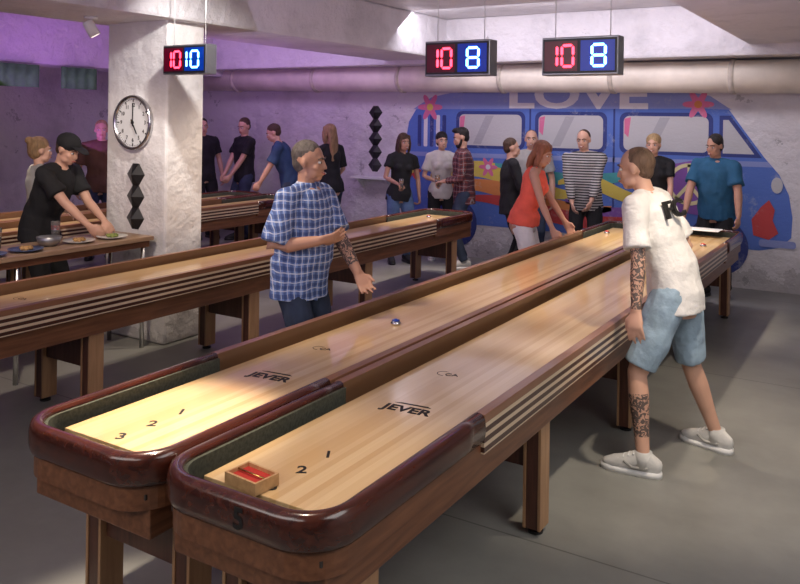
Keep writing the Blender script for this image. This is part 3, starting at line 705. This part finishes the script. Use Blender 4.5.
        pr=((-.098,.0),(-.088,.026),(-.05,.042),(0,.043),(.06,.044),(.12,.05),(.17,.047),(.21,.028),(.224,.0))
        mb=MB(); ol=[(g+td*q+sd*ww) for q,ww in pr]+[(g+td*q-sd*ww) for q,ww in pr[-2:0:-1]]
        mb.prism([(p.x,p.y) for p in ol],'z',0.0005,.03)
        part(mb,"sole",M_white if shoe is C_shoe else M_black,remeshit=False,par=sho)
        if bl=='short':
            for k in range(4):
                c0=g+td*(.045+.026*k)+V((0,0,.118-.013*k))
                mb=MB(); mb.tube([c0-sd*.028-V((0,0,.008)),c0,c0+sd*.028-V((0,0,.008))],[.0045]*3,ref=td,n=8,cap='round'); part(mb,"lace",M_white,remeshit=False,par=sho)
            for e_ in(-1,1):
                mb=MB(); mb.tube([g-td*.03+sd*.043*e_+V((0,0,.05)),g+td*.05+sd*.047*e_+V((0,0,.045)),g+td*.09+sd*.044*e_+V((0,0,.07))],[(.004,.008)]*3,ref=V((1,0,0)),n=8,cap='round'); part(mb,"side_stripe",C_grey,remeshit=False,par=sho)
    for q in(-1,1):
        mb=MB(); mb.ell(HT((q*.031,.073,.001)),(.0135,.0115,.0085),HR,12,8); e=part(mb,"eye",M_eye,remeshit=False)
        mb=MB(); mb.ell(HT((q*.031,.0815,.001)),(.0068,.0038,.0068),HR,10,6); part(mb,"iris",M_iris,remeshit=False,par=e)
        mb=MB(); mb.tube([HT((q*.012,.088,.021)),HT((q*.032,.087,.029)),HT((q*.053,.072,.020))],[(.005,.003),(.006,.004),(.004,.003)],n=8,cap='round'); part(mb,"eyebrow",hair[1] if hair[0]!='buzz' else H_br,remeshit=False)
    mz=.006 if smile else 0
    mb=MB(); mb.tube([HT((-.024,.087,-.064+mz)),HT((-.009,.097,-.062-mz*.5)),HT((.009,.097,-.062-mz*.5)),HT((.024,.087,-.064+mz))],[.003,.006,.006,.003],n=8,cap='round',ref=V((0,0,1))); lp=part(mb,"lips",M_lip,remeshit=False)
    if smile:
        mb=MB(); mb.tube([HT((-.018,.094,-.060)),HT((0,.1015,-.063)),HT((.018,.094,-.060))],[.002,.005,.002],n=8,cap='round'); part(mb,"teeth",M_teeth,remeshit=False,par=lp)
    st,hm=hair
    mb=MB(); Eh=lambda c,r: mb.ell(HT(c),r,HR)
    if st!='bald':
        if st=='buzz': Eh((0,-.024,.036),(.0765,.0915,.0885)); Eh((0,-.050,-.008),(.060,.052,.062))
        elif w: Eh((0,-.02,.047),(.085,.100,.092)); Eh((0,-.045,.0),(.076,.070,.083))
        else: Eh((0,-.024,.045),(.079,.094,.088)); Eh((0,-.048,.0),(.069,.062,.072))
        if st=='quiff': Eh((0,.040,.108),(.05,.05,.03))
        if st in('long','verylong'):
            z2=-.16 if st=='long' else -.36
            mb.tube([HT((0,-.05,.04)),HT((0,-.08,-.08)),HT((0,-.085,z2)),HT((0,-.08,z2-.04))],[(.085,.055),(.088,.045),(.075,.035),(.045,.02)],ref=HR@V((1,0,0)),n=18,cap='round')
            for q in(-1,1): mb.tube([HT((q*.06,.02,.085)),HT((q*.082,.02,.0)),HT((q*.083,.01,-.09)),HT((q*.07,.005,-.16))],[(.026,.03),(.018,.035),(.02,.035),(.014,.02)],ref=HR@V((1,0,0)),n=12,cap='round')
        if st=='pony':
            Eh((0,-.115,.05),(.028,.03,.028)); mb.tube([HT((0,-.13,.05)),HT((0,-.15,-.02)),HT((0,-.13,-.13))],[.024,.028,.012],n=10,cap='round')
        if st=='bun': Eh((0,-.10,.10),(.04,.04,.036))
        part(mb,"hair",hm,vx=.008,sm=2,nz=.006 if st!='buzz' else .001)
    if beard:
        mb=MB(); Eh((0,.049,-.088),(.043,.042,.040)); Eh((0,.078,-.052),(.028,.018,.008))
        for q in(-1,1): mb.tube([HT((q*.066,.0,-.01)),HT((q*.055,.03,-.07)),HT((q*.03,.06,-.1))],[.012,.02,.02],n=8,cap='round')
        part(mb,"beard",beard,vx=.007,sm=2,nz=.003)
    if cap:
        mb=MB(); Eh((0,-.014,.055),(.086,.105,.084)); part(mb,"cap_crown",cap,remeshit=False)
        mb=MB(); mb.tube([HT((0,.06,.058)),HT((0,.12,.052)),HT((0,.165,.04)),HT((0,.178,.036))],[(.07,.006),(.068,.005),(.045,.004),(.02,.003)],ref=HR@V((1,0,0)),n=16); part(mb,"cap_visor",cap,remeshit=False)
    return dict(o=o,T=lambda p:T(p)*s,HT=lambda p:HT(p)*s,arms=arms,s=s,R=R,M=Matrix.Translation((x,y,0))@Matrix.Rotation(rz,4,'Z'))
def hold(inf,i):
    a,e,w_=inf['arms'][i]; d=(w_-e).normalized(); return inf['M']@((w_+d*.09)*inf['s'])
person(-3.05,3.80,(1,.10),"man in blue plaid short-sleeved shirt gesturing beside the table",H=1.76,lean=4,hr=(.17,.23,1.19),hl=(-.10,.36,.95),yaw=14,smile=True,hair=('short',H_gr),skin=SK2,topc=(PL1,.9),hem=.82,bot=(C_jean,'long'),vox=.0078,bulk=1.14,belly=1.2,collar=True,curl=.25,tattoo='A',pole=((-.4,-.6,-1),(.6,-.6,-1)),palm=(V((.3,-.2,1)),V((-.6,0,.5))))
P2=person(-1.03,4.62,(-1,.12),"man with cropped hair in white t-shirt and denim shorts",H=1.80,lean=19,world=True,fl=(-1.13,4.36,.09),fr=(-.86,4.93,.09),hl=(-1.14,4.22,.80),hr=(-1.12,4.86,.92),yaw=4,pitch=0,hair=('buzz',H_st),skin=SK1,topc=(C_white,.8),hem=.83,bot=(C_denim,'short'),shoe=C_shoe,vox=.0078,tattoo='L',curl=.25,pole=((-.4,-1,-.2),(.5,-1,-.2)))
inf=P2
Mb=Matrix.Translation(inf['T']((-.055,-.150,1.35)))@(inf['R'].to_4x4())@Matrix.Rotation(-.35,4,'Z')@Matrix.Rotation(math.pi/2,4,'X')
tx=text("shirt_lettering","FC",.135,M_ink,Matrix.Identity(4),None,extrude=.012,offset=.003); tx.data.transform(Mb); tx.parent=inf['o']
person(-3.08,7.30,(.97,.25),"woman in orange sleeveless top leaning on the table edge",H=1.72,sex='f',lean=14,world=True,fl=(-3.14,7.45,.09),fr=(-3.1,7.15,.09),hl=(-2.74,7.56,.88),hr=(-2.73,7.16,.88),yaw=-20,pitch=14,smile=True,hair=('long',H_au),skin=SK2,topc=(C_or,0),hem=.90,bot=(C_white,'long'),shoe=C_shoe,bulk=1.08,pole=((-.3,-1,-.3),(.3,-1,-.3)))
person(-3.12,9.28,(.25,-1),"balding man in black and white striped sweater behind the table end",H=1.80,pitch=8,yaw=-12,smile=True,hair=('buzz',H_br),topc=(STR,1.9),hem=.82,bot=(C_black,'long'),hl=(-.08,.27,.96),hr=(.14,.24,.93),side=3,bulk=1.08,belly=1.1)
person(-3.95,9.58,(.4,-1),"bald man in pale shirt standing by the mural",H=1.78,hair=('buzz',H_gr),smile=True,topc=(C_grey,.7),hem=.84)
person(-3.9,8.85,(.75,.55),"person in black long-sleeved clothes seen from behind",H=1.68,hair=('short',H_br),topc=(C_black,1.9),hem=.80,bot=(C_black,'long'),hl=(-.1,.25,1.0),hr=(.12,.28,1.05),side=-3)
person(-2.32,9.35,(.3,-1),"blonde woman in black top behind the tables",H=1.76,sex='f',yaw=-14,smile=True,hair=('pony',H_bd),topc=(C_black,.6),bot=(C_black,'long'),hl=(-.12,.25,.95),hr=(.1,.25,.98),side=3)
person(-1.64,9.22,(-.12,-1),"man in blue polo shirt with hands at the table end",H=1.78,lean=7,pitch=8,yaw=-18,hair=('short',H_bl),skin=SK2,smile=True,topc=(C_blue,.75),hem=.84,bot=(C_black,'long'),bulk=1.1,belly=1.1,collar=True,world=True,hr=(-1.91,8.88,.88),hl=(-1.36,8.9,.88),pole=((-1,-.5,-.3),(1,-.5,-.3)))
a9=person(-5.55,8.98,(.75,-.65),"smiling woman in black top holding a glass of beer",H=1.70,sex='f',yaw=10,side=-4,smile=True,hair=('long',H_br),skin=SK2,topc=(C_black,.5),bot=(C_bjean,'long'),hr=(.12,.28,1.06),hl=(-.26,.05,.86),curl=.7)
a10=person(-5.22,9.52,(.6,-.85),"dark-haired woman in cream top holding a drink",H=1.72,sex='f',smile=True,yaw=12,hair=('short',H_bl),topc=(C_cream,.7),bot=(C_black,'long'),hr=(.12,.24,1.08),curl=.7,shoe=C_shoe)
a11=person(-4.68,9.15,(-.75,-.4),"bearded man in dark red plaid shirt holding a drink",H=1.79,yaw=5,pitch=14,lean=3,hair=('quiff',H_bl),beard=H_bl,topc=(PL2,1.8),hem=.80,bot=(C_jean,'long'),hl=(-.08,.27,1.10),curl=.7,collar=True,shoe=C_shoe)
for a_,i,m_,l_ in((a9,1,M_beer,"glass of amber beer held by the woman in black"),(a10,1,M_beer,"glass of beer held in the woman's hand"),(a11,0,M_beer,"glass of beer in the bearded man's hand")):
    p=hold(a_,i); glass(p.x,p.y,p.z-.05,m_,l_,.03,.14)
person(-9.1,8.95,(.9,-.3),"man in black t-shirt standing beyond the tables",H=1.86,yaw=-15,side=3,hair=('short',H_bl),topc=(C_black,.7),bot=(C_black,'long'))
person(-8.45,9.15,(-.3,-.9),"man in black t-shirt with arms lowered near the wall",H=1.87,pitch=14,yaw=20,hair=('short',H_br),topc=(C_black,.7),bot=(C_jean,'long'),hl=(-.1,.3,.98),hr=(.1,.28,1.0))
person(-7.45,9.05,(-.75,-.6),"man in blue shirt leaning over the table end",H=1.84,lean=20,pitch=14,hair=('short',H_br),topc=(C_navy,.8),bot=(C_jean,'long'),hl=(-.15,.45,.92),hr=(.18,.45,.92),bulk=1.05)
person(-6.65,8.95,(-.75,.3),"woman with long honey-blonde hair in black top and jeans",H=1.80,sex='f',yaw=20,side=-3,hair=('verylong',H_hn),topc=(C_black,.9),bot=(C_jean,'long'),hl=(-.12,.25,1.05),hr=(.14,.2,1.0))
person(-6.06,4.10,(.95,.3),"man in black t-shirt and dark cap reaching for the plates",H=1.78,lean=21,pitch=16,skin=SK1,hair=('buzz',H_br),cap=C_black,topc=(C_black,.7),bot=(C_black,'long'),hl=(-.10,.54,1.02),hr=(.14,.56,1.01))
person(-6.60,4.45,(.3,.9),"person in light grey t-shirt with tied-up hair",H=1.68,sex='f',hair=('bun',H_hn),topc=(C_grey,.7),bot=(C_jean,'long'),hl=(-.15,.25,1.0),hr=(.1,.25,1.0))
person(-8.9,6.9,(.8,-.6),"fair-haired man in brown shirt by the wall",H=1.82,hair=('short',H_bd),topc=(C_brn,.8),bot=(C_jean,'long'))
for o in LINK: COL.objects.link(o)
# ---------------------------------------------------------------- lights
def aim(o,t): o.rotation_euler=(V(t)-o.location).to_track_quat('-Z','Y').to_euler()
def spot(loc,t,e,col,ang=60,blend=.6,size=.06):
    l=bpy.data.lights.new("spot_light",'SPOT'); l.energy=e; l.color=col; l.spot_size=math.radians(ang); l.spot_blend=blend; l.shadow_soft_size=size
    o=bpy.data.objects.new("spot_light",l); o.location=loc; COL.objects.link(o); aim(o,t)
def area(loc,t,e,col,sx,sy):
    l=bpy.data.lights.new("area_light",'AREA'); l.energy=e; l.color=col; l.shape='RECTANGLE'; l.size=sx; l.size_y=sy
    o=bpy.data.objects.new("area_light",l); o.location=loc; COL.objects.link(o); aim(o,t)
W_=(1,.84,.66)
spot((-2.7,2.6,3.1),(-2.36,2.08,.75),680,W_,27,.8)
spot((-1.9,2.1,3.1),(-1.75,2.0,.75),110,W_,40,.8)
spot((-.3,3.9,3.1),(-1.1,4.6,1.0),200,W_,60)
spot((-2.1,5.2,3.1),(-2.0,5.6,.75),170,W_,70)
spot((-2.1,7.3,3.0),(-2.0,7.8,.75),380,W_,50,.8)
spot((-3.6,3.0,3.1),(-3.2,3.8,1.2),150,W_,60)
spot((-4.4,5.2,3.1),(-4.5,5.2,.75),130,W_,70)
spot((-4.4,7.9,3.0),(-4.5,8.0,.75),280,W_,48,.8)
spot((-4.2,2.6,3.1),(-5.3,3.8,1.2),140,W_,65)
spot((-3.9,3.9,3.1),(-5.2,4.9,2.1),150,(1,.95,.9),60,.9)
spot((-7.3,4.6,3.0),(-7.5,4.8,.75),240,W_,75)
spot((-7.6,7.6,2.9),(-7.5,8.0,.75),110,W_,60)
PU=(.55,.20,1.0)
area((-3.2,8.2,3.1),(-3.2,9.6,1.2),72,(.95,.90,1),6,.5)
area((-7.5,8.0,3.05),(-7.5,9.6,1.2),13,(.75,.5,1),3,.5)
area((-7.6,6.0,2.0),(-7.6,6.8,3.1),26,PU,3,2)
area((-3.0,6.0,2.0),(-3.0,7.8,3.1),14,(.85,.68,1),5,3)
area((-4.0,1.0,2.2),(-4.2,2.5,3.1),14,(.65,.35,1),5,2)
area((.8,3.0,3.1),(.5,4.2,0),90,(1,.96,.94),2,4)
area((-2.5,-.8,2.9),(-4,5,.8),72,(1,.93,.90),4,1.5)
wd=bpy.data.worlds.new("world"); S.world=wd; wd.use_nodes=True; wd.node_tree.nodes["Background"].inputs[0].default_value=(.5,.4,.6,1); wd.node_tree.nodes["Background"].inputs[1].default_value=.1
try: S.view_settings.view_transform='Standard'
except Exception: pass
# ---------------------------------------------------------------- camera
cam=bpy.data.cameras.new("camera"); co=bpy.data.objects.new("camera",cam); COL.objects.link(co)
cam.sensor_width=36; cam.lens=36; cam.shift_y=-(292-118)/800
co.matrix_world=Matrix.Translation((0,0,1.9))@Matrix.Rotation(math.radians(31.75),4,'Z')@Matrix.Rotation(math.pi/2,4,'X')@Matrix.Rotation(math.radians(.8),4,'Z')
S.camera=co
